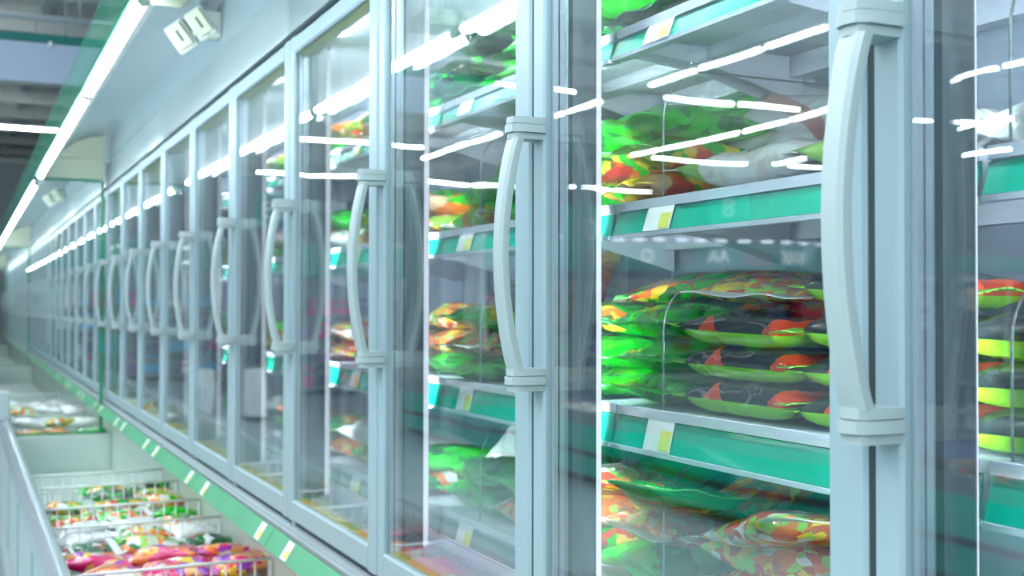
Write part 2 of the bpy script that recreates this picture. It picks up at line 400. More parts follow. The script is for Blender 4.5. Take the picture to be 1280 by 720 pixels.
L3 = 3 * W
def make_cabinet():
    root = thing('glass_door_freezer', 'x', 'freezer')  # local y from 0 (near seam) to 3W, placed by moving the Empty
    bm = nb(); box(bm, 1.40, 1.46, .002, L3 - .002, .9, 2.34)
    for i in range(12): box(bm, 1.396, 1.402, .05 + i * .195, .075 + i * .195, .98, 2.25)
    obj('back_panel', bm, M['backpanel'], root)
    bm = nb(); box(bm, .884, 1.46, .002, L3 - .002, 2.268, 2.34); obj('top_panel', bm, M['liner'], root)
    # front grille ramp below the deck
    bm = nb()
    prism(bm, [(.884, .935), (.884, .952), (1.0, .974), (1.0, .955)], 'y', .002, L3 - .002)
    for i in range(14):
        x = .889 + i * .008; z = .9535 + (x - .884) * .19
        box(bm, x, x + .003, .01, L3 - .01, z - .002, z + .0035)
    obj('air_grille', bm, M['shelf'], root)
    bm = nb(); box(bm, DX - .012, .93, .002, L3 - .002, .842, .882, .005)
    box(bm, DX - .019, DX - .010, .002, L3 - .002, .850, .872, .003)
    obj('sill', bm, M['sill'], root, 40)
    bm = nb(); box(bm, .885, 1.46, .002, L3 - .002, .55, .845); obj('lower_housing', bm, M['liner'], root)
    bm = nb()
    box(bm, .850, .884, .002, L3 - .002, .882, .8965); box(bm, .862, .884, .002, L3 - .002, 2.2645, 2.268)
    for k in range(3): box(bm, .843, .883, k * W + .0008, k * W + .0102, ZD0 + .002, ZD1 - .002)
    obj('gap_shade_gasket', bm, M['gasket_gap_dark'], root)  # gaskets brought forward, their dark standing for shade in the door gaps
    # hinge pins under and over the door corners
    for k in range(1, 4):
        for z0, z1 in ((.8825, .8968), (2.2643, 2.272)):
            bm = nb(); box(bm, DX + .006, DX + .026, k * W - .045, k * W - .018, z0, z1, .001, 1); obj('hinge', bm, M['chest_rail'], root)
    Ld = W - .011
    for k in range(1, 4):
        d = obj('glass_door', frame_bm(Ld), M['frame'], root, 30)
        d.location.y = k * W
        obj('glass_pane', pane_bm(Ld), M['pane'], d)
        for b_ in (True, False):
            obj('glass_spacer', spacer_bm(Ld, b_), [M['spacer'], M['gasket_gap_dark']], d)
            obj('glazing_seal', seal_bm(Ld, b_), M['amber'], d)
        obj('handle', handle_bm(), M['handle'], d, 35)
    for k in range(3):
        ml = obj('mullion', mullion_bm(), M['mullion'], root); ml.location.y = k * W
        for s in (-1, 1):
            obj('light_strip', led_bm(s), M['led'], ml)
            obj('strip_cap', lens_end_bm(s), M['liner'], ml)
        for nm, zt, h in SHELVES:
            ya, yb = k * W + .006, (k + 1) * W - .006
            sh = obj('deck_shelf' if nm == 'dk' else 'shelf', shelf_bm(zt, h, ya, yb, nm != 'dk'), M['shelf'], root)
            obj('price_rail', rail_bm(zt, h, ya, yb), M['deckrail'] if nm == 'dk' else M['rail'], sh)
            for yy in (.60,):
                obj('price_tag', tag_bm(zt, h, k * W + yy), [M['tag'], M['tagy']], sh)
    return root
cab0 = make_cabinet()
NC = 13
_share = {}
KID = {}
for c in bpy.data.objects:
    if c.parent: KID.setdefault(c.parent.name, []).append(c)
cabs = []
for i in range(NC):
    o = cab0 if i == 0 else copy_tree(cab0, None, KID)
    o.location = (0, gap(-3 + 3 * i), 0)
    if i == 0: o['label'] = 'grey framed freezer whose glass door fills the far right of the picture'
    elif i == 1: o['label'] = 'grey framed three-door upright freezer with the large sharp handle in front'
    else: o['label'] = 'grey framed three-door upright freezer, %s along the row' % ORD[i]
    o['group'] = 'upright glass door freezers in a row'
    cabs.append(o)

# added fill lights inside: hidden behind each mullion and under each cabinet top
def area(name, loc, sx, sy, e, direction, c=(.93, .97, 1.0), spread=180):
    l = bpy.data.lights.new(name, 'AREA'); l.shape = 'RECTANGLE'; l.size = sx; l.size_y = sy; l.energy = e; l.color = c
    l.spread = math.radians(spread)
    o = bpy.data.objects.new(name, l); C.objects.link(o); o.location = loc
    o.rotation_euler = Vector(direction).to_track_quat('-Z', 'Y').to_euler()
    return o
for k in range(-2, 12):
    y = gap(k)
    a = area('mullion_fill', (.944, y + .0475, 1.64), .018, 1.08, 7, (.62, .785, 0), (.84, .93, 1.0), 130)
    # orient the long side upright
    zax = -Vector((.85, .53, 0)).normalized(); yax = Vector((0, 0, 1)); xax = yax.cross(zax)
    a.rotation_euler = Matrix((xax, yax, zax)).transposed().to_euler()
    area('cabinet_fill', (.945, y - W / 2, 2.262), .62, .03, 15, (.55, 0, -.8), (.84, .93, 1.0))

# ------------------------------------------------------------------ lower chest run and dividers
def chest(y0, y1, label, first):
    root = thing('chest_freezer', label, 'freezer', (0, y0, 0), 'open chest freezers below the glass doors')
    L = y1 - y0
    bm = nb(); box(bm, .225, .235, 0, L, .12, .70); box(bm, .262, .272, 0, L, .30, .70); 
    obj('front_panel', bm, M['panel'], root)
    bm = nb()
    prism(bm, [(.205, .70), (.198, .735), (.206, .768), (.228, .782), (.256, .780), (.270, .765), (.274, .735), (.270, .70)], 'y', 0, L)
    box(bm, .232, .242, 0, L, .779, .79)
    obj('front_rail', bm, M['chest_rail'], root, 25)
    bm = nb(); prism(bm, [(.20, .10), (.20, .19), (.224, .20), (.224, .09)], 'y', 0, L); obj('bumper', bm, M['sill'], root)
    n = int(L / 1.17)
    for i in range(1, n + 1):
        bm = nb(); box(bm, .2225, .2252, i * 1.17 - .006, i * 1.17 + .006, .20, .70); obj('panel_seam', bm, M['edge'], root)
    bm = nb(); box(bm, .272, .884, 0, L, .40, .44); obj('chest_floor', bm, M['chest'], root)
    bm = nb(); box(bm, .87, .884, 0, L, .40, .842); obj('rear_liner', bm, M['chest'], root)
    for ya, yb in ((0, .04), (L - .04, L)):
        bm = nb(); box(bm, .273, .869, ya, yb, .44, .672, .004); obj('end_liner', bm, M['chest'], root)
    # green price strip in lengths, with tags
    m = 8
    for i in range(m):
        ya, yb = i * L / m + .003, (i + 1) * L / m - .003
        bm = nb(); prism(bm, [(.800, .872), (.768, .822), (.772, .820), (.804, .870)], 'y', ya, yb)
        s = obj('price_strip', bm, M['green_strip'], root)
        for f in (.06, .80):
            yy = ya + f * (yb - ya); bm = nb()
            prism(bm, [(.797, .8695), (.769, .8257), (.7680, .8263), (.796, .8701)], 'y', yy, yy + .06)
            prism(bm, [(.7835, .8500), (.7715, .8312), (.7705, .8318), (.7825, .8506)], 'y', yy + .006, yy + .032, mi=1)
            obj('strip_tag', bm, [M['tag'], M['tagy']], s)
    bm = nb(); box(bm, .80, .86, 0, L, .835, .843); obj('strip_bracket', bm, M['sill'], root)
    return root
CH = [(gap(-3), gap(9), 'white open chest freezer with wire dividers nearest the front'),
      (gap(9), gap(21), 'white open chest freezer beyond the nearest green edged glass divider'),
      (gap(21), gap(33), 'white open chest freezer beyond the second glass divider')]
for i, (a, b, l) in enumerate(CH): chest(a + .004, b - .004, l, i == 0)

def divider(y, label):
    root = thing('glass_divider', label, 'divider', (0, y, 0), 'green edged glass dividers across the chest run')
    zb, zt = .692, 2.306
    T = .007
    bm = nb(); prism(bm, [(.18, zb), (.800, zb), (.800, zt), (.385, zt), (.385, 2.44), (.18, 2.44)], 'y', -T, T); obj('glass_sheet', bm, M['divglass'], root)
    e = .006
    for nm, (xa, xb, za, zc) in {'right': (.800, .818, zb - .006, zt + .006), 'top': (.38, .800, zt, zt + .015), 'bottom': (.275, .800, zb - .012, zb), 'notch': (.374, .385, zt, 2.44)}.items():
        bm = nb(); box(bm, xa, xb, -T - .003, T + .003, za, zc); obj('polished_edge', bm, M['edge'], root)
    bm = nb(); box(bm, .198, .262, -.03, .03, .784, .96, .006); obj('end_clamp', bm, M['panel'], root)
    return root
divider(gap(9), 'glass divider with thick green edges nearest the camera, above the chest end')
divider(gap(21), 'smaller looking glass divider with green edges farther down the row')
divider(gap(33), 'farthest glass divider at the end of the row')

# wire dividers in the near chest
def wire_divider(y, label):
    bm = nb(); r = .0028
    for z, rr in ((.722, .0042), (.640, r), (.56, r)): tube(bm, [(.280, y, z), (.862, y, z)], rr * 1.25, 6)
    for i in range(14):
        x = .284 + i * (.574 / 13); tube(bm, [(x, y + .003, .724), (x, y + .003, .48)], r, 6)
    tube(bm, [(.280, y, .722), (.280, y, .47)], .004, 6); tube(bm, [(.862, y, .722), (.862, y, .47)], .004, 6)
    for x in (.30, .57, .84): tube(bm, [(x, y, .48), (x, y, .442)], .004, 6)
    return tag(obj('wire_divider', bm, M['wire']), label, 'divider', 'white wire dividers across the near chest')
WY = [5.70, 5.30, 4.75, 4.33, 3.55, 2.95, 2.3]
WL = ['farthest white wire divider, before the empty white end of the chest', 'white wire divider second from the empty end of the chest',
      'white wire divider third from the empty end, behind white bags', 'white wire divider fourth from the empty end, behind magenta bags',
      'white wire divider cutting the bottom edge of the picture, over magenta bags', 'white wire divider below the frame, second nearest', 'white wire divider below the frame, nearest']
for y, l in zip(WY[:5], WL): wire_divider(y, l)
for j, y in enumerate((8.9, 9.9, 11.0)):
    wire_divider(y, 'white wire divider %s beyond the glass divider' % ('just', 'a little', 'well')[j])

# ------------------------------------------------------------------ canopy
def canopy(y0, y1, label, tubes):
    root = thing('freezer_canopy', label, 'canopy', (0, y0, 0), 'canopies above the freezer row')
    L = y1 - y0
    bm = nb()
    for i in range(4):                                    # header boards with hairline joints
        box(bm, DX - .008, DX + .045, i * L / 4 + .0015, (i + 1) * L / 4 - .0015, 2.276, 2.425, .004, 2)
    obj('header', bm, M['header'], root, 40)
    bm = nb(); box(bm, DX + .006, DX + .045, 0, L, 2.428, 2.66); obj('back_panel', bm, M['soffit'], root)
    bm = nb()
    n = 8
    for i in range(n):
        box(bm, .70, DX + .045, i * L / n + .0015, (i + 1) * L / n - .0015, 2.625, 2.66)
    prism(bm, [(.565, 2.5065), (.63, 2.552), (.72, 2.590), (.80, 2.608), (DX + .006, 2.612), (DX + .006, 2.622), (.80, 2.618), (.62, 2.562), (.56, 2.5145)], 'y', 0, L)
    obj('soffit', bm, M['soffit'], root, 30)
    bm = nb(); prism(bm, [(.394, 2.318), (.397, 2.312), (.402, 2.312), (.425, 2.345), (.46, 2.392), (.505, 2.447), (.5645, 2.506), (.559, 2.514), (.50, 2.457), (.42, 2.352)], 'y', 0, L)
    obj('soffit_lit', bm, M['soffit_lit'], root, 30)
    bm = nb(); box(bm, .3785, .3915, 0, L, 2.296, 2.345); obj('front_lip', bm, M['lip'], root)
    bm = nb(); box(bm, .371, .378, 0, L, 2.285, 2.432); f = obj('fascia_glass', bm, M['fascia'], root)
    bm = nb(); box(bm, .3705, .3785, 0, L, 2.432, 2.435); obj('fascia_edge', bm, M['fedge'], f)
    bm = nb(); prism(bm, [(.415, 2.318), (.812, 2.318), (.812, 2.45), (.505, 2.445), (.46, 2.39)], 'y', L - .06, L - .01); prism(bm, [(.512, 2.452), (.812, 2.452), (.812, 2.605), (.72, 2.587), (.63, 2.549)], 'y', L - .06, L - .03); obj('end_panel', bm, M['cream'], root)
    for a, b in tubes:
        bm = nb(); tube(bm, [(.414, a - y0 + .04, 2.292), (.414, b - y0 - .04, 2.292)], .0135, 14)
        t = obj('fluorescent_tube', bm, M['tube'], root)
        for yy in (a - y0 + .006, b - y0 - .038):
            bm = nb(); tube(bm, [(.414, yy, 2.292), (.414, yy + .032, 2.292)], .0165, 12); box(bm, .404, .424, yy, yy + .032, 2.292, 2.318, .002, 1)
            obj('tube_holder', bm, M['creambox'], t)
    return root
T1 = [(-1.49 + i * 1.515, -1.49 + (i + 1) * 1.515) for i in range(6)]
canopy(gap(-3), gap(9), 'white canopy with fluorescent tubes over the nearest freezer doors', [(y + .01, z) for y, z in T1 if z < gap(9) - .2])
canopy(gap(9) + .02, gap(21), 'white canopy with fluorescent tubes beyond the nearest glass divider', [(gap(9) + .12 + i * 1.515, gap(9) + .12 + (i + 1) * 1.515) for i in range(6)])
canopy(gap(21) + .02, gap(33), 'white canopy with fluorescent tubes at the far end', [(gap(21) + .12 + i * 1.515, gap(21) + .12 + (i + 1) * 1.515) for i in range(6)])

canopy(gap(33) + .02, gap(36), 'short white canopy at the very end of the freezer row', [(gap(33) + .1, gap(33) + 1.6)])

def twin_light(pos, label):
    root = thing('twin_spot_lamp', label, 'lamp', pos, 'cream twin spot lamps under the canopy')
    n = Vector((-.42, -.86, -.28)).normalized(); rv = Vector((.903, -.429, 0)); v = rv * .043 + Vector((0, 0, -.07))
    v = (v - n * v.dot(n)).normalized(); u = v.cross(n).normalized()      # u: towards the lower left head
    if u.z > 0: u = -u
    R = Matrix((u, v, u.cross(v))).transposed().to_4x4(); fz = 1 if u.cross(v).dot(n) > 0 else -1
    bm = nb(); box(bm, .01, .845 - pos[0], -.03, .05, -.02, .075, .012, 3); obj('base', bm, M['creambox'], root, 40)
    for du in (-.036, .036):
        bm = nb(); hw, hv = .033, .046
        q = [(-hw, -hv), (hw, -hv), (hw, hv), (-hw, hv)]
        A = [bm.verts.new((a + du, b, 0)) for a, b in q]; B = [bm.verts.new((a * .8 + du, b * .62, -fz * .085)) for a, b in q]
        bm.faces.new(A); bm.faces.new(B[::-1])
        for k in range(4): bm.faces.new((A[k], A[(k + 1) % 4], B[(k + 1) % 4], B[k]))
        bmesh.ops.bevel(bm, geom=list(bm.edges), offset=.004, segments=2, affect='EDGES')
        h = obj('lamp_head', bm, M['creambox'], root, 40); h.matrix_local = R @ Matrix.Scale(1.22, 4)
        bm = nb(); box(bm, du - .026, du + .022, -.038, .036, min(0, fz * .016), max(0, fz * .016), .003, 2); obj('face_plate', bm, M['cream'], h)
        bm = nb(); box(bm, du - .008, du, -.020, .016, min(0, fz * .0168), max(0, fz * .0168)); obj('slot', bm, M['slot'], h)
    return root
twin_light((.735, 4.28, 2.505), 'cream twin-headed spot lamp on the panel above the nearer doors')
twin_light((.735, 11.5, 2.505), 'cream twin-headed spot lamp seen past the nearest glass divider')
bm = nb(); prism(bm, [(.44, 2.30), (.435, 2.315), (.445, 2.345), (.53, 2.345), (.535, 2.31), (.52, 2.298)], 'y', 3.02, 3.16)
bmesh.ops.bevel(bm, geom=list(bm.edges), offset=.003, segments=2, affect='EDGES')
b = obj('ballast_box', bm, M['cream'], None, 40); tag(b, 'cream ballast box beside the fluorescent tube at the top edge', 'lamp fitting')
bm = nb(); box(bm, .47, .50, 3.05, 3.13, 2.343, 2.398); obj('mounting_stem', bm, M['creambox'], b)

def text(s, size, loc, rot, m, parent=None, name='lettering'):
    cu = bpy.data.curves.new(name, 'FONT'); cu.body = s; cu.size = size; cu.extrude = .006; cu.align_x = 'CENTER'; cu.align_y = 'CENTER'
    t = bpy.data.objects.new(name, cu); C.objects.link(t); bpy.context.view_layer.update()
    me = bpy.data.meshes.new_from_object(t.evaluated_get(bpy.context.evaluated_depsgraph_get())); bpy.data.objects.remove(t); bpy.data.curves.remove(cu)
    me.materials.clear(); me.materials.append(m); o = bpy.data.objects.new(name, me); C.objects.link(o); o.location = loc; o.rotation_euler = rot
    if parent: o.parent = parent
    return o
# ------------------------------------------------------------------ bags
BAGS = {}
def bag_mesh(key, L, Wd, T, seed, nu=28, nv=22, boxy=False):
    rnd = random.Random(seed); off = Vector((seed * 3.7, seed * 1.3, seed * .9))
    bm = nb(); top = {}; bot = {}
    for i in range(nu + 1):
        u = -1 + 2 * i / nu
        for j in range(nv + 1):
            v = -1 + 2 * j / nv
            eu, ev, pu, pv = (5., 7., .5, .42) if boxy else (2.8, 4.0, .6, .5)
            su = max(0, 1 - abs(u) ** eu) ** pu; sv = max(0, 1 - abs(v) ** ev) ** pv
            th = T / 2 * su * sv
            x = u * L / 2 * (1 - .05 * (1 - v * v) * (abs(u) > .8)); y = v * Wd / 2 * (1 - .10 * su * 1.0 + .0) * (1 + .05 * (abs(u) ** 4))
            p = Vector((x * 9, y * 9, 0)) + off
            lump = noise.noise(p) * .5 + noise.noise(p * 2.3) * .35
            wr = abs(noise.noise(Vector((x * 14, y * 34, 3)) + off)) * abs(u) ** 2
            z1 = th * (1 + .55 * lump) + .006 * lump * su * sv - .010 * wr * (1 - abs(u) ** 8)
            z2 = -th * (1 + .35 * noise.noise(p + Vector((9, 2, 5))))
            droop = -.010 * abs(u) ** 3 * noise.noise(off + Vector((u, 0, 7)))
            z1 = max(z1, z2 + .0012)
            top[i, j] = bm.verts.new((x, y, z1 + droop)); 
            edge = i in (0, nu) or j in (0, nv)
            bot[i, j] = top[i, j] if (j in (0, nv) or i in (0, nu)) else bm.verts.new((x, y, z2 + droop))
    for i in range(nu):
        for j in range(nv):
            for d, fl in ((top, 0), (bot, 1)):
                q = [d[i, j], d[i + 1, j], d[i + 1, j + 1], d[i, j + 1]]
                if fl: q = q[::-1]
                try: f = bm.faces.new(q); f.smooth = True
                except ValueError: pass
    me = bpy.data.meshes.new(key); bmesh.ops.recalc_face_normals(bm, faces=bm.faces)
    bm.to_mesh(me); bm.free(); return me
def seal_mesh(L, Wd, seed, s):
    bm = nb(); off = Vector((seed * 3.7, seed * 1.3, seed * .9)); n = 34
    A = []; 
    dr = -.010 * noise.noise(off + Vector((s, 0, 7)))
    for k in range(n + 1):
        v = -1 + 2 * k / n; y = v * Wd / 2 * 1.05
        z = dr + .006 * noise.noise(Vector((v * 2.2, 4, seed))) 
        zig = .0025 * (k % 2)
        x0 = s * (L / 2 - .004); x1 = s * (L / 2 + .024 + zig)
        z1 = z + .010 * noise.noise(Vector((v * 1.6, 8, seed)))
        A.append([bm.verts.new(p) for p in ((x0, y, z * .2 + dr * .8 + .0009), (x1, y, z1 + .0009), (x1, y, z1 - .0009), (x0, y, z * .2 + dr * .8 - .0009))])
    for k in range(n):
        for i in range(4): bm.faces.new((A[k][i], A[k][(i + 1) % 4], A[k + 1][(i + 1) % 4], A[k + 1][i]))
    bm.faces.new(A[0]); bm.faces.new(A[-1][::-1]); bmesh.ops.recalc_face_normals(bm, faces=bm.faces)
    me = bpy.data.meshes.new('end_seal'); bm.to_mesh(me); bm.free(); return me
SHP = {}
DIM = {'lime': (.245, .185, .052), 'big': (.27, .21, .075), 'std': (.23, .18, .058), 'flat': (.26, .20, .045)}
for d, (L, Wd, T) in DIM.items():
    for s in range(3): SHP[d, s] = (bag_mesh('frozen_food_bag', L, Wd, T, s + 1 + 10 * len(d), boxy=(d == 'lime')), seal_mesh(L, Wd, s + 1 + 10 * len(d), 1), seal_mesh(L, Wd, s + 1 + 10 * len(d), -1))
_mc = {}
def bag(style, dim, var, loc, rot=(0, 0, 0), label='', group='', sc=1., seals=True):
    k = (style, dim, var % 3)
    if k not in _mc:
        a, b_, c = SHP[dim, var % 3]
        a = a.copy(); a.materials.append(STY[style][0]); b_ = b_.copy(); b_.materials.append(SEAL[style]); c = c.copy(); c.materials.append(SEAL[style])
        _mc[k] = (a, b_, c)
    a, b_, c = _mc[k]
    o = bpy.data.objects.new('frozen_food_bag', a); C.objects.link(o)
    o.location = loc; o.rotation_euler = rot; o.scale = (sc, sc, sc)
    tag(o, label, 'food bag', group)
    if seals:
        for me in (b_, c):
            q = bpy.data.objects.new('end_seal', me); C.objects.link(q); q.parent = o
    return o
R90 = math.pi / 2
SN = {'s1': ('top shelf', S1), 's2': ('second shelf', S2), 's3': ('third shelf', S3), 'dk': ('bottom deck', DK)}
# piles: shelf -> list of (y centre, x centre, orientation, [ (style, dim) bottom..top ])   orientation 'L' long side to the front, 'E' end to the front
PILES = {
 's1': [(.75, 1.10, 'L', ['lime', 'lime']), (1.05, 1.12, 'L', ['dark', 'dark']), (1.36, 1.12, 'L', ['dark', 'green', 'dark']), (1.63, 1.13, 'E', ['dark', 'dark']),
        (1.86, 1.14, 'E', ['dark', 'green', 'dark']), (2.13, 1.12, 'L', ['green', 'dark', 'dark']), (2.42, 1.13, 'E', ['green', 'dark', 'dark']), (2.66, 1.13, 'E', ['green', 'dark']),
        (2.93, 1.12, 'L', ['confetti', 'dark']), (3.22, 1.12, 'L', ['redveg', 'greenveg']), (3.50, 1.13, 'E', ['green', 'clearveg'])],
 's2': [(.83, 1.13, 'L', ['white']), (1.12, 1.13, 'L', ['whitegreen']), (1.40, 1.12, 'L', ['whitegreen']), (1.68, 1.13, 'E', ['orange', 'greenveg', 'green']),
        (1.90, 1.13, 'E', ['green', 'greenveg', 'green']), (2.16, 1.12, 'L', ['green', 'green']), (2.43, 1.12, 'L', ['confetti', 'green']), (2.71, 1.13, 'E', ['confetti', 'orange']),
        (2.95, 1.12, 'L', ['greenveg', 'orange']), (3.24, 1.12, 'L', ['orange', 'greenveg']), (3.52, 1.13, 'E', ['white', 'green'])],
 's3': [(.86, 1.115, 'L', ['limeplain', 'limeplain', 'limeplain']), (1.13, 1.115, 'L', ['lime', 'lime', 'lime']), (1.41, 1.115, 'L', ['lime', 'lime', 'lime']), (1.66, 1.14, 'E', ['green', 'green', 'green']),
        (1.87, 1.14, 'E', ['green', 'green', 'greenveg']), (2.13, 1.12, 'L', ['green', 'green', 'greenveg']), (2.40, 1.12, 'E', ['green', 'clearveg', 'green']), (2.65, 1.12, 'L', ['green', 'clearveg', 'redveg']),
        (2.93, 1.12, 'L', ['orange', 'clearveg']), (3.20, 1.12, 'L', ['clearveg', 'white']), (3.48, 1.13, 'E', ['redveg', 'clearveg'])],
 'dk': [(.86, 1.13, 'L', ['clearveg', 'green']), (1.14, 1.13, 'L', ['green', 'clearveg']), (1.42, 1.13, 'L', ['clearveg', 'redveg']), (1.68, 1.13, 'E', ['green', 'clearveg']),
        (1.90, 1.13, 'E', ['greenveg', 'clearveg']), (2.15, 1.12, 'L', ['clearveg', 'green']), (2.43, 1.12, 'L', ['green', 'green']), (2.70, 1.12, 'E', ['confetti', 'green']),
        (2.96, 1.12, 'L', ['green', 'white']), (3.24, 1.12, 'L', ['greenveg', 'white']), (3.52, 1.13, 'E', ['clearveg', 'greenveg'])],
}
THK = {'lime': .050, 'std': .052, 'flat': .040, 'big': .068}
rb = random.Random(3)
for sh, piles in PILES.items():
    nm, z0 = SN[sh]
    for pi, (y, x, o_, st) in enumerate(piles):
        z = z0 + .002
        for li, s in enumerate(st):
            dim = 'lime' if s.startswith('lime') else ('std')
            if s in ('white', 'whitegreen'): dim = 'big'
            t = THK[dim]
            lay = ('only bag of' if len(st) == 1 else 'bottom of' if li == 0 else 'top of' if li == len(st) - 1 else 'middle of')
            lab = '%s bag, %s %s pile from near end, %s' % (STY[s][1], lay, ORD[pi], nm)
            rz = (R90 if o_ == 'L' else 0) + rb.uniform(-.07, .07) * (.5 if s.startswith('lime') else 1.6)
            tl = rb.uniform(-.03, .03) if s.startswith('lime') else rb.uniform(-.10, .10)
            bag(s, dim, rb.randrange(3), (x + rb.uniform(-.006, .01), y + rb.uniform(-.008, .008), z + t / 2 + .004), (tl * .5, tl, rz), lab, 'frozen food bags on the %s' % nm)
            z += t + .002
# bags leaning or lying at the back of the shelves
BACK = [('s2', 'whitered', 1.62, 1.285, .135, (.2, -.75, R90 * .2)), ('s2', 'green', 1.86, 1.29, .13, (.1, -.9, .1)), ('s2', 'green', 2.12, 1.29, .14, (0, -1.0, -.1)),
        ('s2', 'white', 1.36, 1.29, .08, (0, -.5, .2)), ('s2', 'green', 2.42, 1.27, .16, (0, -1.1, .1)), ('s2', 'redveg', 2.66, 1.29, .13, (0, -.8, .1)),
        ('s3', 'clearveg', 1.95, 1.28, .19, (0, -.25, .3)), ('s3', 'greenveg', 1.60, 1.29, .17, (0, -.35, -.2)), ('s3', 'orange', 2.34, 1.27, .17, (0, -1.15, .25)),
        ('s3', 'green', 2.60, 1.29, .16, (0, -1.0, .1)), ('dk', 'green', 1.95, 1.28, .13, (0, -.3, .4)), ('dk', 'clearveg', 1.70, 1.29, .12, (0, -.4, -.3)), ('dk', 'redveg', 1.44, 1.29, .10, (0, -.3, .2)),
        ('dk', 'green', 2.25, 1.29, .15, (0, -.4, .2)), ('dk', 'white', 2.55, 1.28, .15, (0, -.5, .5)), ('s1', 'dark', 1.9, 1.29, .17, (0, -.8, .2)), ('s1', 'dark', 2.25, 1.29, .18, (0, -.9, -.2)), ('s1', 'dark', 2.55, 1.29, .16, (0, -.9, .2))]
cnt = {}
for sh, s, y, x, dz, rot in BACK:
    nm, z0 = SN[sh]; cnt[sh, s] = cnt.get((sh, s), 0) + 1
    bag(s, 'std', len(cnt), (x, y, z0 + dz), rot, '%s bag leaning at the %s back, %s of its kind' % (STY[s][1], nm, ORD[cnt[sh, s] - 1]), 'bags leaning at the back of the shelves')
pb = bag('green', 'std', 2, (1.13, 2.30, S2 + .175), (0, -1.15, .18), 'vivid green bag printed 33 standing up behind the third door from right', 'bags leaning at the back of the shelves', sc=.98)
t_ = text('33', .075, (-.02, 0, .034), (0, 0, -R90), SEAL['white'], pb, 'printed_number')
lb = nb(); box(lb, -.045, .045, -.03, .03, -.0006, .0006); lo = obj('paper_label', lb, M['tag'], pb); lo.location = (-.085, -.05, .026); lo.rotation_euler = (.1, .25, .5)
# loose bags on top of the front piles
TOPS = [('s3', 'clearveg', 1.46, 1.17, .200, (.05, -.12, .5), 'clear vegetable bag with white end seals on top of the black lime packs'),
        ('s3', 'greenveg', 1.76, 1.22, .205, (.05, -.15, -.6), 'green vegetable bag lying crosswise on top of the vivid green pile, third shelf'),
        ('s3', 'lime', 1.16, 1.14, .192, (.0, -.05, 1.45), 'black and lime bag lying loose on top of the black packs, third shelf'),
        ('dk', 'greenveg', 1.58, 1.06, .148, (.1, .25, .9), 'green vegetable bag sloping to the front of the bottom deck'),
        ('dk', 'redveg', 1.30, 1.06, .150, (.05, .25, 1.3), 'red and yellow pepper bag sloping to the front of the bottom deck'),
        ('dk', 'clearveg', 1.83, 1.07, .150, (-.1, .25, .5), 'clear carrot coloured bag sloping to the front of the bottom deck')]
for sh, s, y, x, dz, rot, lab in TOPS: bag(s, 'flat' if s != 'lime' else 'lime', 1, (x, y, SN[sh][1] + dz), rot, lab, 'loose bags on top of the piles')
# farther shelves
rf = random.Random(11); pool = ['green', 'greenveg', 'confetti', 'clearveg', 'white', 'orange', 'redveg', 'dark']
for sh in SN:
    nm, z0 = SN[sh]; y = 3.80
    while y < 6.6:
        for li in range(rf.choice((1, 2, 2))):
            s = rf.choice(pool)
            bag(s, 'std', rf.randrange(3), (1.13, y, z0 + .034 + li * .055), (0, rf.uniform(-.08, .08), R90 + rf.uniform(-.15, .15)),
                '%s frozen food bag on the %s farther down the row' % (STY[s][1], nm), 'farther bags on the %s' % nm, seals=False)
        y += .29
# near chest goods
rc = random.Random(5)
CHEST = [((5.30, 5.70), ['confetti', 'greenveg', 'dark', 'confetti'], .60, 'between the two farthest wire dividers'),
         ((4.75, 5.30), ['confetti', 'greenveg', 'confetti', 'green', 'clearveg'], .60, 'between the second and third wire dividers'),
         ((4.33, 4.75), ['white', 'white', 'confetti', 'white', 'redgreen'], .61, 'between the third and fourth wire dividers'),
         ((3.55, 4.33), ['redgreen', 'redgreen', 'magenta', 'magenta', 'magenta', 'magenta'], .60, 'before the fourth wire divider'),
         ((2.75, 3.55), ['magenta', 'magenta', 'magenta', 'orange', 'orange'], .60, 'in front of the nearest wire divider')]
for (ya, yb), sty, zz, where in CHEST:
    far = ya >= 5.29
    rows = [(yb - .10), (ya + .12)] if (yb - ya) < .6 else [yb - .12, (ya + yb) / 2, ya + .14]
    for ri, y in enumerate(rows):
        for layer in (1, 2):
            for xi, x in enumerate((.40, .60, .79)):
                if (yb - ya) < .6: s = sty[(xi + ri * 2 + layer) % len(sty)] if layer < 2 else sty[(xi + ri) % len(sty)]
                else: s = sty[(ri * 2 + rc.randrange(2)) % len(sty)]
                if ya == 3.55 and ri == 0: s = ('redgreen', 'confetti', 'redgreen')[xi]
                if ya < 3.0 and xi == 2: s = 'orange'
                z = .510 + (layer - 1) * .135 + (.025 if ya < 3.6 and ri else 0)
                if far and layer == 2 and xi == 0: continue
                bag(s, 'big' if layer < 2 else 'std', rc.randrange(3), (x + rc.uniform(-.012, .012), y, z + rc.uniform(0, .015)), (rc.uniform(-.15, .15), rc.uniform(-.15, .15), rc.uniform(-.25, .25)),
                    '%s bag %s' % (STY[s][1], where), 'frozen bags lying in the near chest', sc=.82 if (yb - ya) < .6 else .98, seals=layer == 2)
# bags in the second chest
for i, y in enumerate((8.3, 8.6, 9.2, 9.6, 10.2, 10.7)):
    for xi, x in enumerate((.41, .595, .775)):
        for layer in range(1, 2):
            s = rc.choice(['white', 'white', 'confetti', 'white'] if layer else ['greenveg', 'confetti', 'white']) if i not in (0, 4) else rc.choice(['confetti', 'green', 'orange', 'white'])
            bag(s, 'big', rc.randrange(3), (x, y, 0.57 + layer * .07 + (.05 if i in (1, 3) and layer else 0)), (rc.uniform(-.2, .2), rc.uniform(-.2, .2), rc.uniform(-.4, .4)),
                '%s bag beyond the nearest glass divider' % STY[s][1], 'frozen bags lying in the second chest', sc=.85, seals=False)
